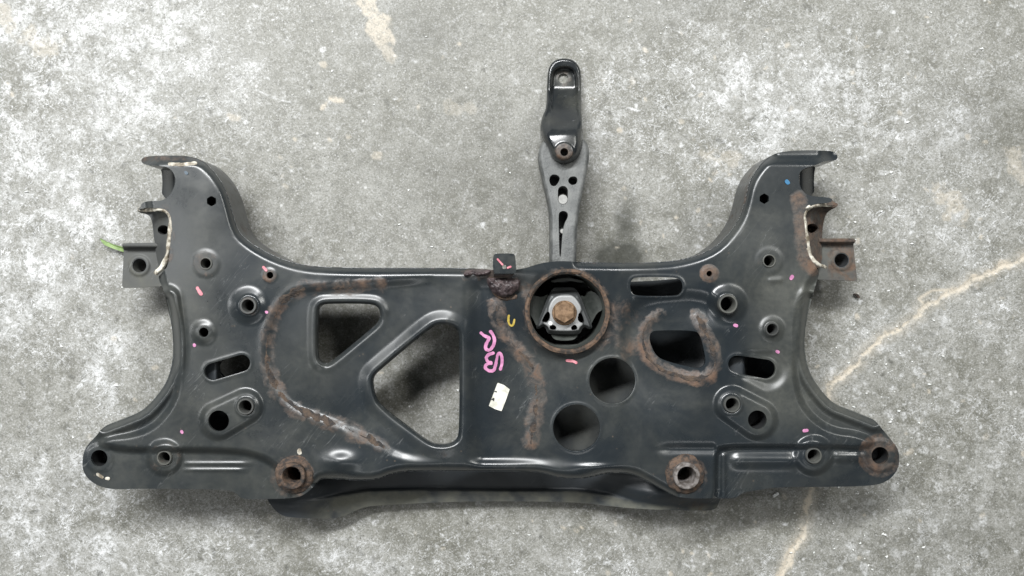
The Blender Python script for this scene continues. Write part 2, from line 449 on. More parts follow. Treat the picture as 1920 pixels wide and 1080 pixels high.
    d2 = dist_segs(X, Y, c2, False); beige = np.maximum(beige, ss(4, 1, d2) * .8)
    beige = np.maximum(beige, ss(24, 4, dw + 14 * (n2 - .5)) * .25)
    rid = ss(5, 0, dw)
    # beige smears of old filler
    bp = [((672, -60), (690, 20), (715, 62), 22, .62), ((705, 70), (725, 95), (735, 110), 10, .4), ((606, 200), (618, 186), (640, 190), 8, .75),
          ((604, 203), (609, 196), (612, 190), 6, .75), ((551, 260), (553, 263), (555, 262), 4, .7), ((704, 288), (708, 293), (712, 287), 7, .4), ((430, 215), (438, 222), (445, 224), 9, .45),
          ((1320, 290), (1345, 300), (1370, 292), 20, .3), ((1760, 370), (1785, 380), (1790, 395), 26, .42), ((1905, 300), (1920, 320), (1925, 335), 20, .35), ((60, 70), (75, 85), (95, 80), 22, .35), ((0, 20), (12, 40), (20, 50), 18, .35),
          ((840, 200), (860, 208), (880, 204), 12, .2), ((650, 255), (652, 258), (655, 256), 4, .5), ((603, 120), (606, 118), (608, 122), 5, .5)]
    for a, b, c, w, v in bp:
        d = dist_segs(X, Y, [a, b, c], False) + (n2 - .5) * w * 2.4
        beige = np.maximum(beige, v * ss(w, w * .55, d))
    # shadow beside the torque arm painted in (first two), then oil soaked patches
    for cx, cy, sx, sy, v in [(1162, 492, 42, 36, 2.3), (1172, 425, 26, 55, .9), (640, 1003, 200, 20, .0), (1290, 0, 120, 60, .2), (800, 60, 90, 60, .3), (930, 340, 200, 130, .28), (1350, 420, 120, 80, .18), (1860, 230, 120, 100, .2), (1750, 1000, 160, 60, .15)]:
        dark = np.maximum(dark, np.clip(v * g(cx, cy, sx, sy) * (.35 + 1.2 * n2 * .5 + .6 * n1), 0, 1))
    z = -0.0006 + .0006 * (fbm(X, Y, 14, 3, 11) - .5) - .0016 * rid * (1 - .5 * n2)
    k = CAM_H / FPX
    V = np.stack([((X - 960) * k).ravel(), ((540 - Y) * k).ravel(), z.ravel()], 1)
    idx = np.arange(nx * ny).reshape(ny, nx)
    F = np.stack([idx[:-1, :-1].ravel(), idx[1:, :-1].ravel(), idx[1:, 1:].ravel(), idx[:-1, 1:].ravel()], 1)
    # the slab carries on beyond the finely worked part
    e = [V[idx[0, 0]], V[idx[0, -1]], V[idx[-1, -1]], V[idx[-1, 0]]]
    R = 6.0; o = [(-R, R), (R, R), (R, -R), (-R, -R)]
    n0 = len(V)
    V = np.vstack([V, [(p[0], p[1], -.0007) for p in e], [(p[0], p[1], -.0007) for p in o]])
    Q = [(n0 + i, n0 + (i + 1) % 4, n0 + 4 + (i + 1) % 4, n0 + 4 + i) for i in range(4)]
    me = mesh_np("floor", V, [], np.vstack([F, Q]))
    ex = np.zeros(8)
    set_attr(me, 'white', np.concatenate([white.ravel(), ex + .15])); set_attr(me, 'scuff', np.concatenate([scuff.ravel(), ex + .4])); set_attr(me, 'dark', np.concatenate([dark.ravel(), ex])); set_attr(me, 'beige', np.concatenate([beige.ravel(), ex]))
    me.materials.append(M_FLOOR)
    o = link("floor", me); o['kind'] = 'structure'; o['label'] = "worn grey concrete floor with pale scuffs and a mended crack"
build_floor()

# ------------------------------------------------------------------ the subframe
root = bpy.data.objects.new("car_subframe", None); COL.objects.link(root)
root['label'] = "black pressed steel car subframe with rusty welds and pink paint marks lying on concrete"
root['category'] = "car part"

Z0 = 0.100
OUT = [(264,294),(310,291),(357,292.5),(380,301),(399,318),(414,338),(426,362),(434,390),(442,421),(452,440),(474,458),(503,475),(535,488),(565,496),
       (600,500),(660,502),(780,502),(860,502),(905,504),(950,508),(985,503),(1005,496),(1024,491.5),(1055,489),(1087,491.5),(1175,493),(1250,491),(1290,484),
       (1325,472),(1350,456),(1373,430),(1388,405),(1396,378),(1402,350),(1411,328),(1427,306),(1446,290.5),(1468,284),(1505,281.5),(1540,282),(1568,284),
       (1572,301),(1549,301),(1533,308),(1516,313),(1499,320),(1497,339),(1503,357),(1517,368),(1560,370),(1561,380),(1526,382),(1510,392),(1506,404),
       (1509,424),(1512,455),(1517,480),(1528,496),(1537,512),(1531.5,527),(1520,567),(1513,597),(1509,627),(1508,650),(1512,677),(1520,703),
       (1540,733),(1563,757),(1593,768),(1623,780),(1640,787),(1653,803),(1673,827),(1685,843),(1687,867),(1680,887),(1663,903),(1637,911),(1560,913),(1460,913),
       (1420,919),(1393,923),(1378,935),(1343,934),(1303,935),(1280,933),(1264,930),(1238,916),(1212,901.5),(1192,891),(1171,887),(1140,887),(1108,895),
       (1082,899),(1046,896),(1020,888),(999,884.5),(952,884),(900,884),(775,883),(737,887.5),(706,900),(669,901.5),(637,898),(603,897),(594,906),(575,925),
       (556,934),(494,936),(453,936),(443,925),(428,919),(399,917.5),(266,916),(214,918),(188,913),(166,900),(154,880),(155,854),(162,836),(181,817),(195,798.5),
       (229,786),(266,771),(288,750),(310,721),(321,691),(325,661),(324,628),(321,606),(315,580),(307,543),(295,520),(304,512),(316,498),(320,450),(322,418),(319.5,402),(310,391),
       (285,389),(262,390),(268,377),(307,377),(321,363),(330,342),(327,326),(317,314),(298,310.5),(266,309)]
OUTP = chaikin(OUT, 2)
WALL = [chaikin(OUT[2:19], 1, False), chaikin(OUT[24:37], 1, False), chaikin(OUT[OUT.index((1264,930)):OUT.index((594,906))+1], 1, False)]
SIDE_L = chaikin([(315,560),(321,606),(325,661),(321,691),(310,721),(288,750),(266,771),(229,786),(195,798.5)], 1, False)
SIDE_R = chaikin([(1520,560),(1513,597),(1508,650),(1512,677),(1520,703),(1540,733),(1563,757),(1593,768),(1640,787)], 1, False)
BODY = chaikin([(100,200),(250,200),(305,540),(330,585),(338,625),(338,672),(334,728),(319,765),(290,799),(251,816),(198,820),(186,834),(230,844),(300,844),(440,845),(490,856),(520,875),(545,905),(560,970),
        (600,960),(640,990),(1280,990),(1342,960),(1344,850),(1352,838),(1480,838),(1560,838),(1616,842),(1640,828),(1610,813),(1560,808),(1520,782),(1495,742),(1489,673),(1490,600),(1505,550),(1540,500),(1700,200)], 2)
LEFTPAN = chaikin([(712,534),(600,540),(553,544),(526,570),(506,608),(498,651),(500,690),(518,733),(549,764),(596,783),(642,799),(700,830),(760,860),(868,868),(868,520)], 2)
RECESS = chaikin([(1172,700),(1170,600),(1192,566),(1250,554),(1325,552),(1372,596),(1390,640),(1362,690),(1338,730),(1330,790),(1250,815),(1172,790)], 2)
z3 = lambda P: [(440 + x / 2.572, 480 + y / 2.572) for x, y in P]
z6 = lambda P: [(1150 + x / 2.7, 460 + y / 2.7) for x, y in P]
z4 = lambda P: [(860 + x / 3.178, 460 + y / 3.178) for x, y in P]
TRI = chaikin(z3([(400,262),(414,238),(445,230),(660,230),(695,248),(705,285),(690,322),(655,354),(475,503),(440,522),(408,508),(398,470)]), 2)
BIG = chaikin(z3([(664,610),(672,578),(700,550),(940,350),(985,328),(1040,333),(1076,358),(1084,395),(1084,850),(1066,890),(1030,908),(980,910),(940,900),(870,850),(700,722),(674,670)]), 2)
SLOTU = chaikin([(1181,538),(1183,525),(1192,519.5),(1265,519.5),(1277,525),(1281,538),(1277,550),(1268,555),(1195,555),(1184,550)], 2)
ODD = chaikin(z6([(181,470),(190,440),(215,430),(410,430),(440,450),(466,560),(466,604),(440,622),(400,620),(250,582),(212,552),(190,505)]), 2)
C_BUSH = (1064, 584)
HOLES = [(386,494,9.5),(506,516,6.5),(466,573,11),(382,623,9),(461,762,11.5),(410,789,19.5),(186,859,15.5),(309,858,10.5),(547,893,17),
         (1330,513,5.5),(1442,489,10),(1364,570,13.5),(1447,617,9.5),(1372,758,11.5),(1420,787,17.5),(1525,854,11.5),(1650,854,16),(1288,893,18),
         (1148,714,43),(1081,802,44)]
HEX = [(396.5,377,10),(1433,372.5,10)]
def hexpoly(c, r): return [(c[0] + r * math.cos(math.pi / 6 + k * math.pi / 3), c[1] + r * math.sin(math.pi / 6 + k * math.pi / 3)) for k in range(6)]
FAR = 50.0
def holes_sdf(X, Y):
    m = np.full(X.shape, -FAR)
    for x, y, r in HOLES: m = np.maximum(m, r - np.hypot(X - x, Y - y))
    for x, y, r in HEX: m = np.maximum(m, sdf_poly(X, Y, hexpoly((x, y), r), FAR))
    for P in (TRI, BIG, SLOTU, ODD): m = np.maximum(m, sdf_poly(X, Y, P, FAR))
    m = np.maximum(m, sdf_caps(X, Y, (399,697), (453,681), 16))
    m = np.maximum(m, sdf_caps(X, Y, (1382,683), (1436,692), 16.5, 18))
    m = np.maximum(m, 72 - np.hypot(X - C_BUSH[0], Y - C_BUSH[1]))
    return m
def plate_sdf(X, Y): return np.minimum(sdf_poly(X, Y, OUTP), -holes_sdf(X, Y))

SEAM_L = chaikin(z3([(700,145),(600,152),(480,155),(380,152),(290,168),(222,232),(175,330),(150,440),(158,540),(200,650),(280,730),(400,780),(520,822),(620,870),(715,920)]), 2, False)
SEAM_C = chaikin(z4([(225,360),(236,430),(270,530),(330,600),(400,670),(450,760),(466,860),(462,960),(450,1060),(430,1180)]), 2, False)
SEAM_R = chaikin(z6([(238,345),(170,392),(146,455),(158,535),(198,600),(275,645),(360,672),(440,682),(505,645),(520,580),(500,505),(465,435),(425,362)]), 2, False)

def hplate(X, Y):
    h = np.full(X.shape, Z0)
    h -= .0095 * (1 - ss(-8, 8, sdf_poly(X, Y, BODY)))
    for L in WALL:
        d = np.clip(1 - d_line(X, Y, L, 60) / 17.0, 0, 1)
        h -= .0115 * (1 - np.sqrt(1 - np.minimum(d, .93) ** 2)) / .632
    for L in (SIDE_L, SIDE_R):
        d = d_line(X, Y, L, 60)
        h += .0068 * np.exp(-((d - 14) / 8.5) ** 2) - .004 * np.exp(-(d / 6.0) ** 2)
    h -= .0050 * ss(-11, 11, sdf_poly(X, Y, LEFTPAN, FAR)) * (1 - ss(740, 860, X))
    # the pressed fold right of the big opening, and the overlapping panel past the middle seam
    yy = ss(505, 545, Y) * (1 - ss(855, 885, Y))
    h -= .0100 * ss(866, 908, X) * (1 - ss(930, 1120, X)) * yy
    h -= .0075 * ss(-17, 17, sdf_poly(X, Y, RECESS, FAR)) * (1 - ss(690, 800, Y)) * (1 - ss(1255, 1345, X) * ss(575, 620, Y))
    # lips round the two big openings
    mT = 1 - .75 * ss(-6, 10, (X - 713) * .62 + (Y - 596) * .78); mB = 1 - .7 * ss(835, 862, X)
    mB = mB * (1 - .45 * ss(735, 790, Y))
    for P, hh, w, mk in ((TRI, .0046, 17, mT), (BIG, .0066, 25, mB)):
        d = -sdf_poly(X, Y, P, FAR)
        h += mk * hh * (.35 * ss(w + 4, 2, d) + .65 * np.clip((w + 2 - d) / w, 0, 1)) - .011 * (1 - np.sqrt(1 - np.clip(1 - np.maximum(d, -2) / 11.0, 0, .97) ** 2))
    # raised pads
    def pad(s, hh, w): return hh * ss(-w, w, s)
    h += pad(sdf_caps(X, Y, (461,762), (410,789), 29, 32), .0055, 8)
    h += pad(sdf_caps(X, Y, (1372,758), (1420,787), 30, 34), .0060, 8)
    for x, y, r, hh, w in [(466,573,28,.005,12),(1364,570,29,.0065,13),(382,623,19,.0030,8),(1447,617,20,.0034,8),(309,858,30,.0055,8),(1525,854,33,.0060,8),
                           (386,494,25,.0010,5),(1442,489,25,.0010,5),(506,516,13,.0010,3),(1330,513,14,.001,3),(186,859,26,.0015,4),(1650,854,31,.002,4)]:
        h += pad(r - np.hypot(X - x, Y - y), hh, w)
    # countersunk hole mouths
    for x, y, r in [(461,762,18),(466,573,18),(1364,570,19),(1372,758,19),(1447,617,13),(309,858,16),(1525,854,17)]:
        h += .0016 * np.exp(-((np.hypot(X - x, Y - y) - r) / 2.6) ** 2)
    for x, y, r in ((1148,714,43),(1081,802,44)): h += .0008 * np.exp(-((np.hypot(X - x, Y - y) - r - 2) / 2.6) ** 2)
    for sd in (sdf_caps(X, Y, (399,697), (453,681), 16), sdf_caps(X, Y, (1382,683), (1436,692), 16.5, 18), sdf_poly(X, Y, SLOTU, FAR)): h += .0008 * np.exp(-((sd + 2.5) / 2.6) ** 2)
    # slots: pressed-down surrounds
    h -= pad(sdf_caps(X, Y, (1410,686), (1440,693), 24, 33), .0038, 10)
    # stiffening beads
    bead = lambda x0, x1, y0, w, hh: hh * ss(x0 - 5, x0 + 5, X) * (1 - ss(x1 - 5, x1 + 5, X)) * np.exp(-((Y - y0) / w) ** 4)
    rg = lambda x0, x1, y0, w, hh: hh * ss(x0 - 16, x0 + 12, X) * (1 - ss(x1 - 12, x1 + 16, X)) * np.exp(-((Y - y0) / w) ** 2)
    h += rg(352, 455, 881, 3.2, .0014) + rg(348, 462, 869, 3.2, .0013)
    h += rg(1374, 1490, 863, 13, .0052) + rg(1562, 1616, 856, 11, .0045)
    h += .003 * np.exp(-((X - 1357) / 4.5) ** 2) * ss(845, 855, Y) - .003 * np.exp(-((X - 1346) / 4) ** 2) * ss(845, 855, Y)
    h += .007 * np.exp(-((X - 642) / 30) ** 2 - ((Y - 866) / 17) ** 2)
    h += .003 * np.exp(-((X - 1115) / 40) ** 2 - ((Y - 876) / 7) ** 2)
    h -= .0035 * np.exp(-((Y - 842) / 9) ** 2) * ss(1215, 1260, X) * (1 - ss(1338, 1345, X))
    d = d_line(X, Y, [(590,690),(615,735),(650,790)], 40); h += .0010 * np.exp(-(d / 9) ** 2)
    d = d_line(X, Y, [(1445,526),(1462,525)], 40); h += .0016 * np.exp(-(d / 5) ** 2)
    # weld lines stand a little proud
    for L in (SEAM_L, SEAM_C, SEAM_R):
        d = d_line(X, Y, L, 40); h += .0012 * np.exp(-(d / 11) ** 2)
    # horn tips droop
    h -= .010 * ss(312, 288, Y) * ss(470, 440, np.abs(X - 915) * 0 + np.where(X < 900, X, 1830 - X))
    h -= .016 * ss(300, 268, np.where(X < 900, X, 1832 - X)) * ss(330, 300, Y)
    # slight hand-beaten waviness of the pressing
    h += .0045 * (fbm(X, Y, 150, 2, 2) - .5)
    return h

RUST_RINGS = [(386,494,13,27,.42),(506,516,5,16,.6),(466,573,12,24,.35),(309,858,12,34,.38),(461,762,12,20,.15),(1330,513,5,20,.7),(1442,489,12,26,.32),
              (547,893,15,44,.46),(1288,893,15,42,.46),(1650,854,14,44,.6),(186,859,14,26,.25),(1364,570,12,18,.25),(1420,787,17,21,.3)]
def rust_attr(X, Y):
    r = np.zeros(X.shape)
    for x, y, a, b, v in RUST_RINGS:
        d = np.hypot(X - x, Y - y); r = np.maximum(r, v * ss(b + 3, b - 5, d))
    d = np.hypot(X - C_BUSH[0], Y - C_BUSH[1])
    r = np.maximum(r, .52 * ss(94, 78, d)); r = np.maximum(r, .48 * ss(135, 85, np.hypot(X - 1165, Y - 618) * .9 + 50))
    for L, v, w in ((SEAM_L, .53, 30), (SEAM_C, .53, 30), (SEAM_R, .66, 24)):
        r = np.maximum(r, v * np.clip(.30 + 1.25 * fbm(X, Y, 75, 4, 21), .5, 1.15) * ss(w, w * .3, d_line(X, Y, L, 60) + 12 * (fbm(X, Y, 18, 3, 22) - .5)))
    e = [(1497,370),(1500,400),(1502,430),(1505,460),(1510,490),(1525,505)]
    r = np.maximum(r, .74 * ss(27, 6, d_line(X, Y, e, 70)))
    r = np.maximum(r, .45 * ss(16, 3, d_line(X, Y, [(310,388),(321,405),(323,450),(316,500)], 40)))
    for L in WALL[:2]: r = np.maximum(r, .38 * ss(9, 0, d_line(X, Y, L, 40)))
    r = np.maximum(r, .5 * ss(14, 2, d_line(X, Y, [(268,298),(330,296),(365,298)], 30)))
    r = np.maximum(r, .55 * ss(30, 6, d_line(X, Y, [(878,512),(912,512),(985,540)], 50)))
    r = np.maximum(r, .33 * ss(60, 20, np.hypot(X - 985, Y - 640)))
    r = np.maximum(r, .26 * np.exp(-((X - 840) / 60) ** 2 - ((Y - 850) / 18) ** 2))
    return r
def dust_attr(X, Y):
    d = .10 * fbm(X, Y, 60, 4, 6)
    d += .22 * np.exp(-((X - 590) / 60) ** 2 - ((Y - 660) / 90) ** 2) + .16 * ss(300, 100, np.abs(X - 330)) * ss(560, 700, Y) * fbm(X, Y, 40, 4, 31) * 1.6
    d += .34 * ss(1370, 1450, X) * ss(470, 560, Y) * (1 - ss(760, 840, Y)) + .12 * np.exp(-((X - 1140) / 70) ** 2 - ((Y - 690) / 90) ** 2)
    d += .20 * np.exp(-((X - 360) / 70) ** 2 - ((Y - 520) / 190) ** 2) + .16 * np.exp(-((X - 1440) / 60) ** 2 - ((Y - 400) / 80) ** 2) + .14 * np.exp(-((X - 1050) / 80) ** 2 - ((Y - 690) / 40) ** 2)
    d *= .6 + .8 * fbm(X, Y, 55, 4, 33)
    return np.clip(d * .85, 0, .5)
def plate_skirt(X, Y):
    s = np.full(X.shape, .0035)
    for L, dep in zip(WALL, (.052, .052, .030)):
        s = np.maximum(s, dep * ss(16, 10, d_line(X, Y, L, 40)))
    # the back edge between the horns is open underneath
    back = ss(505, 560, X) * (1 - ss(1290, 1340, X)) * (Y < 600)
    s = s * (1 - back) + np.minimum(s, .014) * back
    for L in (SIDE_L, SIDE_R): s = np.maximum(s, .040 * ss(14, 8, d_line(X, Y, L, 40)))
    for Q in ([(1572,300),(1549,301),(1533,308),(1516,313),(1499,320),(1497,339),(1503,357),(1517,369)], [(266,309),(298,310),(317,314),(327,326),(330,342),(321,363),(307,376)]):
        s = np.maximum(s, .055 * ss(9, 5, d_line(X, Y, Q, 40)))
    for P in (TRI, BIG): s = np.where(np.abs(sdf_poly(X, Y, P, FAR)) < 6, .006, s)
    return s
top = sheet("upper_plate", (148, 276, 1694, 942), 2.1, plate_sdf, hplate, M_PAINT, root, plate_skirt, {'rust': rust_attr, 'dust': dust_attr})

# ---- lower pressing
LOW = chaikin([(345,620),(352,690),(345,740),(322,775),(270,800),(215,822),(190,850),(200,884),(420,896),(474,900),(494,922),(503,940),(516,958),(532,968),(548,970),(575,972),(625,973),(651,966),(682,950),(713,948),(775,944),(870,940),
               (1000,940),(1082,942),(1134,948),(1186,953.5),(1238,956),(1285,957),(1341,958),(1348,943),(1353,930),(1420,896),(1620,890),(1650,860),(1640,826),(1600,806),(1556,775),(1520,725),(1502,670),(1500,620),(1516,560),(1520,470),(1400,520),
               (1300,520),(1180,530),(900,530),(892,600),(890,830),(840,872),(780,875),(700,838),(620,815),(560,795),(505,760),(470,720),(462,560),(440,480),(335,500)], 2)
LOWH = [(547,893,14),(1288,893,14)]
def low_sdf(X, Y):
    s = sdf_poly(X, Y, LOW)
    for x, y, r in LOWH: s = np.minimum(s, np.hypot(X - x, Y - y) - r)
    s = np.minimum(s, np.hypot(X - C_BUSH[0], Y - C_BUSH[1]) - 76)
    for x, y, r in [(186,859,17),(1420,787,17),(410,789,12)]: pass
    s = np.minimum(s, -sdf_caps(X, Y, (432,690), (520,668), 22))
    return s
EDGE_Y = np.array([(480,930),(545,945),(600,938),(640,930),(690,922),(780,920),(930,922),(1000,922),(1080,922),(1140,930),(1190,942),(1240,950),(1290,950),(1360,945)], float)
def low_h(X, Y):
    ey = np.interp(X, EDGE_Y[:, 0], EDGE_Y[:, 1])
    t = ss(-38, 2, Y - ey)
    inx = ss(500, 690, X) * (1 - ss(1085, 1235, X))
    ends = ss(470, 500, X) * (1 - ss(1350, 1385, X)) * (1 - inx) * ss(840, 880, Y)
    h = .040 + .036 * ss(830, 885, Y) * inx * 0 + 0 * X
    h = h - .028 * ss(-78, -46, Y - ey) * inx + .008 * ss(-6, 0, Y - ey) * inx + .022 * ends * (1 - .9 * ss(-28, 6, Y - ey))
    h += .012 * np.exp(-((X - 1215) / 60) ** 2) * ss(-50, 0, Y - ey)
    h += .010 * np.exp(-((X - 560) / 60) ** 2) * ss(-50, 0, Y - ey)
    h += .003 * (fbm(X, Y, 60, 3, 3) - .5)
    h -= .026 * np.exp(-((X - 1275) / 75) ** 4 - ((Y - 655) / 60) ** 4)
    h += .045 * ss(1402, 1394, X) * ss(1355, 1362, X) * ss(660, 668, Y) * ss(716, 708, Y)
    h += .048 * ss(414, 406, X) * ss(366, 376, X) * ss(650, 665, Y) * ss(740, 725, Y)
    # wings lie just under the upper plate
    wing = np.maximum(1 - ss(330, 420, X), ss(1470, 1560, X)) * ss(730, 800, Y)
    return h * (1 - wing) + .062 * wing
low = sheet("lower_plate", (180, 455, 1665, 980), 3.0, low_sdf, low_h, M_PAINT2, root, .006,
            {'rust': lambda X, Y: .35 * ss(900, 940, Y) * fbm(X, Y, 40, 3, 4) + .25 * np.exp(-((X - 1310) / 40) ** 2 - ((Y - 945) / 14) ** 2),
             'dust': lambda X, Y: 0.9 * ss(-4, 3, Y - np.interp(X, EDGE_Y[:, 0], EDGE_Y[:, 1])) * ss(.2, .66, fbm(X, Y, 26, 4, 9)) * ss(540, 640, X) + .5 * fbm(X, Y, 30, 3, 5) * np.exp(-((X - 1115) / 80) ** 4 - ((Y - 760) / 110) ** 4)})

# ---- weld seams as raised corroded beads
def ribbon(name, L, w, hh, mat, parent, zf=hplate, wn=.5, step=2.4, gap=0.0, lump=1.0, sk=.0015):
    L = np.asarray(L, float); lo = L.min(0) - w * 1.8 - 4; hi = L.max(0) + w * 1.8 + 4
    f = lambda X, Y: w * (1 - wn * .5 + wn * fbm(X, Y, 16, 3, 12)) - gap * w * ss(.44, .62, fbm(X, Y, 42, 3, 27)) - d_line(X, Y, L, 60)
    if gap: f0 = f; f = lambda X, Y: np.maximum(f0(X, Y), 2.6 - d_line(X, Y, L, 60))
    def h(X, Y):
        t = np.clip(f(X, Y) / w, 0, 1)
        return zf(X, Y) - .0004 + hh * np.sqrt(np.clip(1 - (1 - t) ** 2, 0, 1)) * (1 - lump * .55 + lump * 1.1 * fbm(X, Y, 11, 3, 14))
    return sheet(name, (lo[0], lo[1], hi[0], hi[1]), step, f, h, mat, parent, sk)
ribbon("weld_seam", SEAM_L, 7.5, .0006, M_SEAM, top, wn=2.6, gap=1.0, sk=.0005)
ribbon("weld_seam", SEAM_C, 5.5, .0005, M_SEAM, top, wn=2.6, gap=1.0, sk=.0005)
ribbon("weld_seam", SEAM_R, 5, .0006, M_SEAM, top, wn=2.6, gap=1.0, sk=.0005)

# ---- collars in the holes
for x, y, ri, ro, dz in [(466,573,11,16.5,.0026),(461,762,11.5,16,.0022),(1364,570,13.5,18.5,.003),(1372,758,11.5,16,.0022),(1447,617,9.5,13,.002),(1525,854,11.5,15.5,.0024),(309,858,10.5,14.5,.0022),(386,494,9.5,12,.0012),(1442,489,10,12.5,.0012)]:
    z = float(hplate(np.array([[x + ri + 4.0]]), np.array([[float(y)]]))[0, 0]) + dz * .35
    cx, cy, _ = wpt(x, y, z); k = (CAM_H - z) / FPX
    mt = painted("collar_steel", base=(.05, .052, .05), rough=.45, use_attr=False, rustlev=.42 if x in (466, 309, 386) else .2, dust=.8) if 'collar' not in globals() or True else None
    lathe("collar", (cx, cy), [(ro * k, z - .003), (ro * k, z + dz * .5), ((ro - 1.4) * k, z + dz), ((ri + 1.0) * k, z + dz), (ri * k, z + dz * .6), (ri * k, z - .018)], mt, top, 36)

# ---- closed dark cups added under the holes to keep them black
M_DARKIN = painted("shade_cup_black", base=(.012, .013, .015), rough=.6, use_attr=False, dust=.1)
for x, y, r in [(186,859,16.5),(1650,854,17),(396.5,377,12),(1433,372.5,12),(386,494,10.2),(1442,489,10.7),(506,516,7.2),(1330,513,6.2),(466,573,11.2),(461,762,11.7),(1364,570,13.7),(1372,758,11.7),(1447,617,9.8),(382,623,9.6),(309,858,10.9),(1525,854,11.7),(1420,787,18.5)]:
    z = float(hplate(np.array([[x + r + 3.0]]), np.array([[float(y)]]))[0, 0]) - .006; k = (CAM_H - z) / FPX; cx, cy, _ = wpt(x, y, z)
    lathe("hole_shade_cup", (cx, cy), [((r + 6) * k, z + .002), ((r + 6) * k, z - .030), (.0001, z - .030), (.0001, z - .0295), (r * k * .98, z - .0295), (r * k, z + .0005)], M_DARKIN, top, 24)
# ---- mounting tubes
for x, y in [(547,893),(1288,893)]:
    z = .112; k = (CAM_H - z) / FPX; cx, cy, _ = wpt(x, y, z)
    o = lathe("mounting_tube", (cx, cy), [(25 * k, .0009), (25 * k, z - .001), (23.5 * k, z), (18.5 * k, z), (17 * k, z - .0015), (17 * k, .001)], M_RUSTD if x < 900 else simple("tube_steel", (.10, .085, .075), (.28, .26, .25), .55, 140, .3, .5), root, 44)
    o['label'] = "rusty tube on the left" if x < 900 else "brighter worn tube on the right"
    zb = Z0 + .0002; kb = (CAM_H - zb) / FPX; bx, by, _ = wpt(x, y, zb)
    prof = [((25 + 13 * math.cos(a)) * kb - .0006, zb - .0008 + .0055 * math.sin(a)) for a in np.linspace(0, math.pi / 2 + .3, 8)]
    lathe("weld_bead", (cx, cy), prof, M_RUSTD, o, 44, wob=.10)

# ---- bushing sleeve, rubber, cast core, bolt
zt = .1105; k = (CAM_H - zt) / FPX
BX, BY, _ = wpt(C_BUSH[0], C_BUSH[1], zt)
sl = lathe("bushing_sleeve", (BX, BY), [(80 * k, .020), (80.5 * k, zt - .003), (79.5 * k, zt), (75 * k, zt + .0008), (71.5 * k, zt - .001), (71 * k, zt - .004)], M_RUST, root, 72, wob=.022)
lathe("sleeve_wall", (BX, BY), [(70.8 * k, zt - .0035), (70 * k, zt - .006), (69.5 * k, .030), (72 * k, .016)], painted("sleeve_paint", base=(.04, .046, .042), rough=.5, use_attr=False, dust=.9), sl, 72)
zc = lambda v: (lambda P: [(970 + x / v, 480 + y / v) for x, y in P])
z7 = zc(5.142)
# rubber body: two side lobes and top/bottom buffers
BC = np.array(C_BUSH, float)
def rub_sdf(X, Y):
    dx, dy = X - 1063, Y - 586
    ring = np.hypot(X - 1063, Y - 586)
    lobeL = sdf_poly(X, Y, chaikin(z7([(90,420),(160,380),(240,400),(310,360),(240,600),(190,690),(150,600),(105,540),(75,500)]), 1), 60)
    lobeR = sdf_poly(X, Y, chaikin(z7([(690,330),(770,360),(820,450),(825,520),(770,545),(730,620),(700,680),(640,540),(600,370),(660,400)]), 1), 60)
    low_ = sdf_poly(X, Y, chaikin(z7([(250,855),(620,855),(720,800),(700,880),(590,925),(450,940),(300,920),(200,860),(180,800)]), 1), 60)
    upp = sdf_poly(X, Y, chaikin(z7([(330,230),(480,205),(640,240),(650,262),(480,235),(320,260)]), 1), 60)
    buf = sdf_poly(X, Y, chaikin(z7([(320,740),(590,740),(570,790),(520,815),(390,815),(340,790)]), 1), 60)
    return np.maximum.reduce([lobeL, lobeR, low_, upp, buf])
sheet("rubber_mount", (980, 510, 1140, 670), 1.6, rub_sdf, lambda X, Y: .074 + .012 * ss(30, 66, np.hypot(X - 1063, Y - 586)) * (Y < 640) + 0 * X, simple("grey_green_rubber", (.022, .026, .023), (.045, .05, .044), .55, 70), sl, .05)
lathe("rubber_floor", (BX, BY), [(.0001, .022), (30 * k, .022), (70 * k, .026)], M_RUBBER, sl, 48)
CORE = chaikin(z7([(340,315),(365,302),(535,302),(565,320),(605,380),(660,530),(722,672),(715,700),(690,705),(650,682),(625,700),(612,740),(580,755),(320,755),(288,738),(276,696),(250,676),(218,700),(190,702),(178,680),(200,630),(255,500),(300,380)]), 2)
CH = [chaikin(z7(p), 1) for p in ([(300,530),(318,560),(316,612),(290,648),(240,636),(236,620),(270,555)], [(322,655),(372,672),(380,700),(365,716),(325,712),(306,690)], [(592,548),(615,540),(640,600),(648,640),(625,650),(590,630),(580,600)], [(520,680),(555,656),(585,690),(572,716),(530,716),(516,700)])]
INN = chaikin(z7([(420,372),(510,372),(560,400),(625,500),(600,560),(640,660),(600,690),(590,725),(310,722),(305,690),(255,655),(250,640),(300,540),(300,490),(345,405)]), 2)
def core_sdf(X, Y):
    s = sdf_poly(X, Y, CORE)
    for P in CH: s = np.minimum(s, -sdf_poly(X, Y, P, 40))
    return s
def core_h(X, Y):
    d = sdf_poly(X, Y, CORE)
    top_ = ss(545, 556, Y)
    return .083 + .006 * ss(0, 5, d) * top_ + .004 * ss(-3, 2, sdf_poly(X, Y, INN)) - .012 * (1 - top_)
nC = N("cast_core_aluminium")
nC.set('Base Color', nC.mix(nC.ramp(nC.math('ADD', nC.attr('bare'), nC.math('MULTIPLY', nC.math('SUBTRACT', nC.noise(160, 5, .7), .5), .5)), .3, .7), (.07, .074, .075), (.33, .335, .335)))
nC.set('Roughness', .45); nC.set('Metallic', .2); nC.bump(nC.noise(320, 4, .6), .35, .0007)
sheet("cast_core", (1000, 534, 1116, 632), 1.3, core_sdf, core_h, nC.m, sl, .05, {'bare': lambda X, Y: ss(-3, 3, sdf_poly(X, Y, INN))})
zb = .094; kb = (CAM_H - zb) / FPX; bx, by, _ = wpt(1058.5, 587, zb)
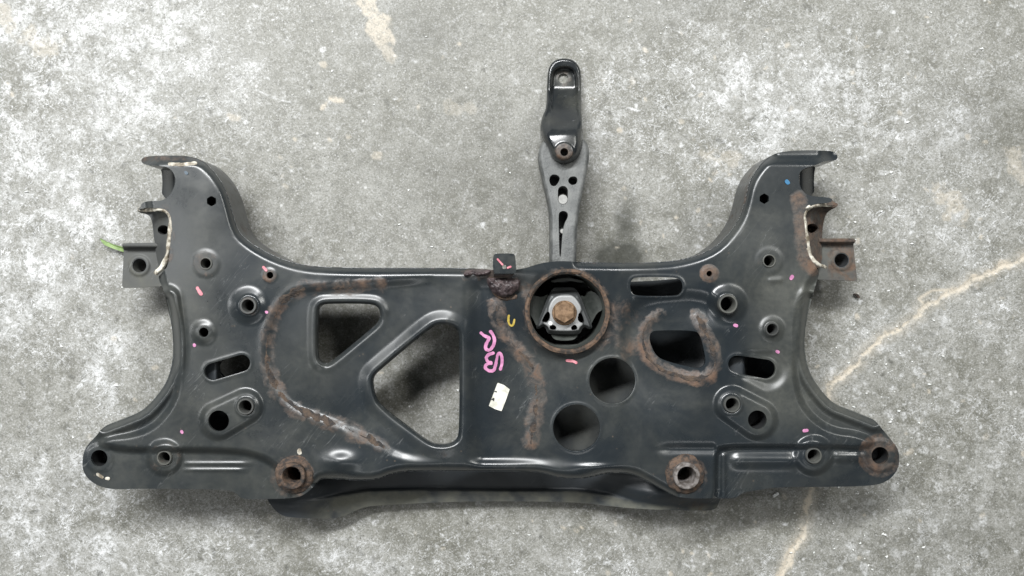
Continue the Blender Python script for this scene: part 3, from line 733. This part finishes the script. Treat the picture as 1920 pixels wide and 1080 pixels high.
bolt = lathe("bolt", (bx, by), [(23 * kb, zb - .008), (23.5 * kb, zb - .001), (22 * kb, zb + .0005), (18 * kb, zb + .001), (.0001, zb + .001)], M_BOLT, sl, 40)
hv = []; hf = []
for j, (r, z) in enumerate([(21.5, zb + .0008), (21.5, zb + .0085), (19.6, zb + .0105), (0.01, zb + .0107)]):
    for i in range(6):
        a = math.radians(90) + i * math.pi / 3; hv.append((bx - .0008 + r * kb * math.cos(a), by + .0015 + r * kb * math.sin(a), z))
for j in range(3):
    for i in range(6): hf.append((j * 6 + i, j * 6 + (i + 1) % 6, j * 6 + 6 + (i + 1) % 6, j * 6 + 6 + i))
me = mesh_np("bolt_head", hv, [], hf, False); me.materials.append(M_BOLT)
bm_ = link("bolt_head", me, sl)
rx, ry, _ = wpt(1032, 606, .092); lathe("rivet", (rx, ry), [(.0032, .082), (.0032, .0915), (.0024, .093), (.0001, .0933)], M_CHIP, sl, 20)

# ---- torque arm with its end bracket
z5 = zc(2.572)
p5 = lambda P: [(960 + x / 2.572, 90 + y / 2.572) for x, y in P]
ARM = chaikin(p5([(128,500),(130,545),(142,600),(160,680),(178,760),(185,830),(185,1000),(185,1130),(310,1130),(310,1000),(313,860),(328,760),(350,650),(362,590),(374,520),(368,470),(345,435),(250,415),(160,440),(138,465)]), 2)
AH = [chaikin(p5(p), 2) for p in ([(180,628),(188,612),(210,608),(232,622),(228,642),(210,668),(188,664),(180,645)], [(268,640),(280,620),(305,618),(318,632),(312,655),(292,662),(278,656)],
      [(224,802),(232,788),(252,784),(270,795),(270,818),(256,840),(246,880),(240,940),(236,1008),(228,1008),(226,900)])]
def arm_sdf(X, Y):
    s = sdf_poly(X, Y, ARM)
    for P in AH: s = np.minimum(s, -sdf_poly(X, Y, P, 40))
    return np.minimum(s, -sdf_caps(X, Y, (1055.5, 358), (1055.5, 374), 9.5))
def arm_h(X, Y):
    d = sdf_poly(X, Y, ARM)
    z = .048 + .026 * ss(260, 500, Y)
    return z - .006 * (1 - np.sqrt(1 - np.clip(1 - d / 7, 0, .98) ** 2))
arm = sheet("torque_arm", (1000, 245, 1115, 535), 1.8, arm_sdf, arm_h, M_ARM, root, .030)
for x, y, r in [(1055.5,374,9.2),(1055,433.5,4.6)]:
    z = .0575 if y < 400 else .0655; kk = (CAM_H - z) / FPX; cx, cy, _ = wpt(x, y, z)
    lathe("boss", (cx, cy), [(r * kk, z - .02), (r * kk, z - .0006), ((r - .8) * kk, z), (.0001, z)], M_CORE2, arm, 28)
# dark web at the bottom of the arm's pockets
sheet("web", (1015, 318, 1095, 486), 3, lambda X, Y: np.minimum(sdf_poly(X, Y, ARM) - 8, np.minimum(np.minimum(482 - Y, Y - 322), np.hypot(X - 1055.5, Y - 374) - 12)), lambda X, Y: .022 + .02 * ss(260, 500, Y), M_ARM, arm, .004)
BRK = chaikin(p5([(250,48),(300,58),(328,95),(333,140),(333,280),(338,380),(345,450),(335,500),(310,545),(260,566),(215,555),(185,525),(176,485),(155,455),(140,420),(137,370),(148,325),(168,285),(170,140),(178,90),(205,58)]), 2)
INB = chaikin(p5([(252,90),(290,100),(310,130),(314,180),(314,260),(322,340),(326,440),(318,490),(285,530),(252,540),(215,528),(192,500),(182,440),(182,360),(188,300),(190,180),(194,125),(215,100)]), 2)
def brk_sdf(X, Y):
    s = np.minimum(sdf_poly(X, Y, BRK), np.hypot(X - 1056, Y - 147) - 9.5)
    return np.minimum(s, np.hypot(X - 1058, Y - 285) - 7.5)
def brk_h(X, Y):
    s = sdf_poly(X, Y, INB); so = sdf_poly(X, Y, BRK)
    floor_ = .0035 + .053 * ss(160, 252, Y)
    rim = .0145 + .044 * ss(165, 250, Y) - .010 * ss(1042, 1022, X) * ss(190, 220, Y)
    t = ss(-3.5, 4.5, s)
    rim = rim - .006 * (1 - np.sqrt(1 - np.clip(1 - so / 4, 0, .98) ** 2))
    h = rim * (1 - t) + floor_ * t
    low_ = ss(225, 255, Y)                    # lower half: a dome over the arm, not a trough
    dome = .068 - .024 * (1 - np.sqrt(1 - np.clip(1 - np.maximum(so, 0) / 15, 0, .985) ** 2))
    dome = dome - 6.5 * (.00064 ** 2) * ((X - 1056) ** 2 + (Y - 282) ** 2)
    dome = dome + .0012 * ss(20, 16, np.hypot(X - 1058, Y - 285))
    return h * (1 - low_) + dome * low_
brk = sheet("end_bracket", (1008, 104, 1100, 316), 1.5, brk_sdf, brk_h, M_GLOSS, arm, .020,
      {'rust': lambda X, Y: np.maximum(.75 * ss(21, 14, np.hypot(X - 1058, Y - 285)), .5 * ss(24, 10, np.hypot(X - 1056, Y - 147))), 'dust': lambda X, Y: .3 * ss(24, 10, np.hypot(X - 1056, Y - 147)) + 0 * X})

# ---- horn end brackets (left is painted, right is rusty)
def side_bracket(right):
    q = (lambda P: P) if right else None
    if right:
        wallP = [(1512,388),(1530,383),(1561,382),(1572,381),(1570,388),(1552,396),(1545,410),(1541,440),(1541,500),(1530,503),(1518,488),(1513,455),(1509,424),(1507,402)]
        hole = (1523,428); tab = [(1536,447),(1601,447),(1605,451),(1600,458),(1607,524),(1610,527),(1532,524),(1534,490)]; th = (1578,488); sgn = 1
        bead = [(1559,383),(1528,384),(1513,391),(1507.5,404),(1510,424),(1513,455),(1518,479),(1530,494),(1548,501)]
        lip = [(1519,371),(1559,370),(1562,379),(1571,381),(1570,386),(1520,383)]; xr = 1512
        scoop = [(1490,312),(1530,308),(1526,330),(1527,369),(1490,372)]
    else:
        wallP = [(318,392),(300,388),(270,388),(258,392),(258,398),(278,402),(285,412),(288,440),(296,500),(306,506),(314,494),(318,450),(322,418)]
        hole = (306,431); tab = [(229,459),(232,456),(290,455),(312,470),(312,534),(300,537),(232,540),(229,535),(232,470)]; th = (261,498); sgn = -1
        bead = [(262,393),(285,391.5),(308,393),(319,404),(321,420),(317,450),(314,480),(304,500),(292,512)]
        lip = [(269,377),(308,377),(310,388),(262,391),(259,396),(258,390),(268,386)]
        scoop = [(340,308),(299,308),(305,330),(303,374),(340,377)]; xr = 318
    wp = chaikin(wallP, 1); tp = np.array(tab, float); lp = chaikin(lip, 1); sp = chaikin(scoop, 1)
    bb = lambda P: (*(np.min(P, 0) - 4), *(np.max(P, 0) + 4))
    hw = lambda X, Y: .088 - .035 * ss(0, 34, np.abs(X - xr)) + .014 * ss(400, 388, Y)
    at = {'rust': (lambda X, Y: .8 + 0 * X) if right else (lambda X, Y: .18 + 0 * X), 'dust': lambda X, Y: .15 + 0 * X}
    b = sheet("saddle_bracket", bb(wp), 2, lambda X, Y: np.minimum(sdf_poly(X, Y, wp), np.hypot((X - hole[0]) * .85, Y - hole[1]) - 9), hw, M_BRK, root, .05, at)
    b['label'] = "rust coated bracket at the right horn" if right else "black bracket at the left horn"
    yt = 452 if right else 461
    ht = lambda X, Y: .052 + .010 * ss(yt + 7, yt + 1, Y) + .002 * ss(22, 17, np.hypot(X - th[0], Y - th[1]))
    at2 = {'rust': (lambda X, Y: .62 + .12 * ss(20, 0, np.abs(Y - yt)) - .3 * ss(1558, 1545, X) * ss(460, 470, Y)) if right else (lambda X, Y: .12 + 0 * X), 'dust': lambda X, Y: .3 + 0 * X}
    sheet("mounting_tab", bb(tp), 2, lambda X, Y: np.minimum(sdf_poly(X, Y, tp), np.hypot(X - th[0], Y - th[1]) - 14.5), ht, M_BRK, b, .012, at2)
    z = .038; kk = (CAM_H - .054) / FPX; cx, cy, _ = wpt(th[0], th[1], .054)
    lathe("welded_nut", (cx, cy), [(14.4 * kk, .0536), (13 * kk, .0535), (12.6 * kk, .050), (12.6 * kk, .010), (19 * kk, .010), (19 * kk, .046)], M_BRK, b, 30)
    lathe("support_leg", (cx + sgn * -.012, cy), [(.004, .0006), (.010, .0008), (.010, .011)], M_BRK, b, 18)
    sheet("hook_lip", bb(lp), 2, lambda X, Y: sdf_poly(X, Y, lp), lambda X, Y: .094 - .012 * ss(22, 45, np.abs(X - xr)) + .002 * fbm(X, Y, 8, 2, 4), M_BRK, b, .03, at)
    sheet("saddle_lip", bb(sp), 2, lambda X, Y: sdf_poly(X, Y, sp), lambda X, Y: .066 - .022 * ss(8, 40, np.abs(X - (1490 if right else 338))), M_PAINT, b, .04, {'rust': lambda X, Y: 0 * X + .05, 'dust': lambda X, Y: 0 * X + .05})
    ribbon("ground_edge", chaikin(bead, 1, False), 4.0, .003, M_WELDB, b, lambda X, Y: np.maximum(hw(X, Y), .0965 - .02 * ss(20, 48, np.abs(X - xr))) + .001, 1.1, 1.2, lump=.9)
side_bracket(False); side_bracket(True)

# ---- small upright tab by the bushing, with its weld
TAB = chaikin(z4([(205,60),(222,48),(325,48),(338,62),(345,190),(205,198),(215,160),(203,140)]), 1)
tb = sheet("tab_bracket", (918, 470, 974, 526), 1.3, lambda X, Y: np.minimum(sdf_poly(X, Y, TAB), np.hypot(X - 945.5, Y - 500.5) - 4), lambda X, Y: .104 + .010 * ss(522, 512, Y) + 0 * X, M_PAINT, root, .004,
           {'rust': lambda X, Y: .62 * ss(508, 518, Y) + 0 * X, 'dust': lambda X, Y: 0 * X + .32 * fbm(X, Y, 16, 3, 3)})
WL = chaikin(z4([(165,190),(200,195),(345,195),(372,215),(360,260),(325,295),(270,312),(215,295),(178,250)]), 1)
sheet("weld_lump", (906, 514, 984, 564), 1.6, lambda X, Y: sdf_poly(X, Y, WL) + 3 * (fbm(X, Y, 9, 2, 3) - .5), lambda X, Y: .096 + .009 * np.sqrt(np.clip(sdf_poly(X, Y, WL) / 14, 0, 1)) + .006 * (fbm(X, Y, 9, 3, 2) - .5), M_WELDD, tb, .004)
ribbon("weld_lump", [(874,514),(886,509),(898,512),(915,510)], 5.5, .006, M_WELDD, tb, hplate, .9, 1.6)
ribbon("weld_lump", chaikin([(922,528),(926,548),(945,562),(966,556)], 1, False), 4, .003, M_RUSTD, tb, hplate, .9, 1.6)

# ---- marker writing, dots, sticker (all thin paint or paper on the plate)
def paint(name, strokes, w, mat, zf=hplate, parent=top, lift=.0007):
    strokes = [np.asarray(s, float) for s in strokes]
    allp = np.vstack(strokes); lo = allp.min(0) - w - 4; hi = allp.max(0) + w + 4
    f = lambda X, Y: np.maximum.reduce([w * (.62 + .72 * fbm(X, Y, 7, 3, 3)) - d_line(X, Y, s, 40) for s in strokes])
    return sheet(name, (lo[0], lo[1], hi[0], hi[1]), 1.0, f, lambda X, Y: zf(X, Y) + lift, mat, parent, lift)
zw = lambda P: chaikin([(860 + x / 4.91, 580 + y / 4.91) for x, y in P], 2, False)
o = paint("marker_writing", [zw([(205,218),(235,245),(285,258),(268,295),(246,335),(250,370),(285,380),(315,345),(332,300),(325,250),(295,205)]),
          zw([(318,402),(275,415),(250,445),(265,485),(298,495)]), zw([(298,490),(255,505),(240,535),(270,565),(328,568),(338,525),(348,470),(358,415),(378,400),(396,425),(402,480),(385,550)])], 2.9, M_PINK)
o['label'] = "pink handwritten marker characters reading sideways"
paint("yellow_mark", [zw([(462,58),(455,110),(470,145),(500,152),(514,95)])], 1.9, M_YELL)
for s, w, m in [([(370,541),(377,551)], 3.2, M_PINKD), ([(494,501),(499,507)], 2.3, M_PINKD), ([(499,585),(500,585.5)], 2.6, M_PINK), ([(364,647),(364.5,648)], 2.8, M_PINK), ([(340,809),(341.5,811)], 2.8, M_PINK),
                ([(1483,522),(1486,518.5)], 3.0, M_PINK), ([(1378,610),(1381,611)], 3.0, M_PINK), ([(1457,659),(1459,660)], 2.9, M_PINK), ([(1508,808),(1513,807.5)], 3.1, M_PINK), ([(1063,676),(1075,677),(1080,680)], 2.7, M_PINKD)]:
    paint("paint_dot", [s], w, m)
paint("bare_patch", [[(318,307.5),(340,308.5),(366,306)]], 3.4, M_WELDB)
paint("bare_patch", [[(183,890),(192,895)], [(199,897),(203,898)]], 3.0, M_WELDB)
paint("bare_patch", [[(561,845),(562,849)]], 4.0, M_WELDB)
paint("blue_paint_dot", [[(1475,340),(1478,343)]], 3.6, M_BLUE)
paint("blue_paint_dot", [[(348,323),(350,325)]], 2.6, simple("faded_blue_paint", (.07, .10, .13), (.10, .13, .16), .5))
paint("pink_mark", [[(933,486),(942,496)], [(952,502),(957,500)]], 1.8, M_PINKD, lambda X, Y: .1142 + 0 * X, tb)
STK = np.array([(933,717.5),(945,722),(955.7,730),(948,752),(940.4,771),(928,767),(916.6,761)])
st_ = sheet("paper_sticker", (912, 713, 960, 775), 1.2, lambda X, Y: sdf_poly(X, Y, STK), lambda X, Y: hplate(X, Y) + .0009 + .0006 * vnoise(X, Y, 12, 4), M_PAPER, top, .0007)
paint("ink_mark", [[(924,748),(926,747),(926,751)], [(927,733.5),(931,734)], [(921.5,757),(923,752)]], .8, M_INK, lambda X, Y: hplate(X, Y) + .0016, st_, .0004) if False else paint("ink_mark", [[(922,749),(926,747),(925.5,751)], [(928,734),(931,734.5)]], .9, M_INK, lambda X, Y: hplate(X, Y) + .0015, top, .0004)

# ------------------------------------------------------------------ loose things on the floor
def tag(o, label, cat, group=None):
    o['label'] = label; o['category'] = cat
    if group: o['group'] = group
GB = chaikin([(186,445),(196,451),(212,458),(235,464),(262,474),(262,480),(236,474),(214,467),(196,460),(190,453)], 2)
o = sheet("grass_blade", (180, 440, 268, 486), 1.6, lambda X, Y: sdf_poly(X, Y, GB), lambda X, Y: .005 + .006 * np.sin(np.clip((X - 186) / 50, 0, 1) * 3.0) - .002 * np.exp(-(d_line(X, Y, [(186,447),(214,462),(262,477)], 30) / 2.0) ** 2), M_LEAF, None, .0008)
tag(o, "green grass blade lying on concrete beside the left mounting tab", "grass blade")
TW = chaikin([(1599,552),(1604,549.5),(1610,552),(1613,558),(1610,560),(1607,555)], 1)
o = sheet("metal_scrap", (1594, 545, 1618, 564), 1.2, lambda X, Y: sdf_poly(X, Y, TW), lambda X, Y: .003 + .0015 * vnoise(X, Y, 4, 2), M_TWIG, None, .0025)
tag(o, "small dark curled scrap on concrete below the right mounting tab", "scrap")
WC = np.array([(1449,929),(1459,923),(1461,927),(1452,933)], float)
o = sheet("paint_chip", (1445, 919, 1465, 937), 1.1, lambda X, Y: sdf_poly(X, Y, WC), lambda X, Y: .003 + .0008 * vnoise(X, Y, 4, 2), M_CHIP, None, .0025, smooth=False)
tag(o, "white oblong paint chip on concrete below the right wing edge", "paint chip")
# tiny white grit
V = []; F = []
r = np.random.default_rng(3)
spots = [(r.normal(1620, 60), r.uniform(600, 1060)) for _ in range(110)] + [(r.uniform(0, 1920), r.uniform(0, 1080)) for _ in range(210)] + [(r.normal(1550, 120), r.uniform(300, 560)) for _ in range(45)]
for x, y in spots:
    s = abs(r.normal(0, 1)) * .0006 + .0005
    cx, cy, _ = wpt(x, y, 0); n0 = len(V); m = r.integers(4, 6); a0 = r.uniform(0, 6.28)
    for lv, sc in ((0.0, 1.0), (s * .8, .7)):
        for i in range(m):
            a = a0 + 6.28 * i / m; q = s * sc * (1 + .5 * math.sin(i * 2.3 + x)); V.append((cx + q * 1.5 * math.cos(a), cy + q * math.sin(a), lv - .0003))
    for i in range(m): F.append((n0 + i, n0 + (i + 1) % m, n0 + m + (i + 1) % m)); F.append((n0 + i, n0 + m + (i + 1) % m, n0 + m + i))
    for i in range(1, m - 1): F.append((n0 + m, n0 + m + i, n0 + m + i + 1))
me = mesh_np("grit", V, F, [], False); me.materials.append(M_CHIP)
o = link("grit", me); o['kind'] = 'stuff'; o['label'] = "tiny white grit scattered over the concrete floor"
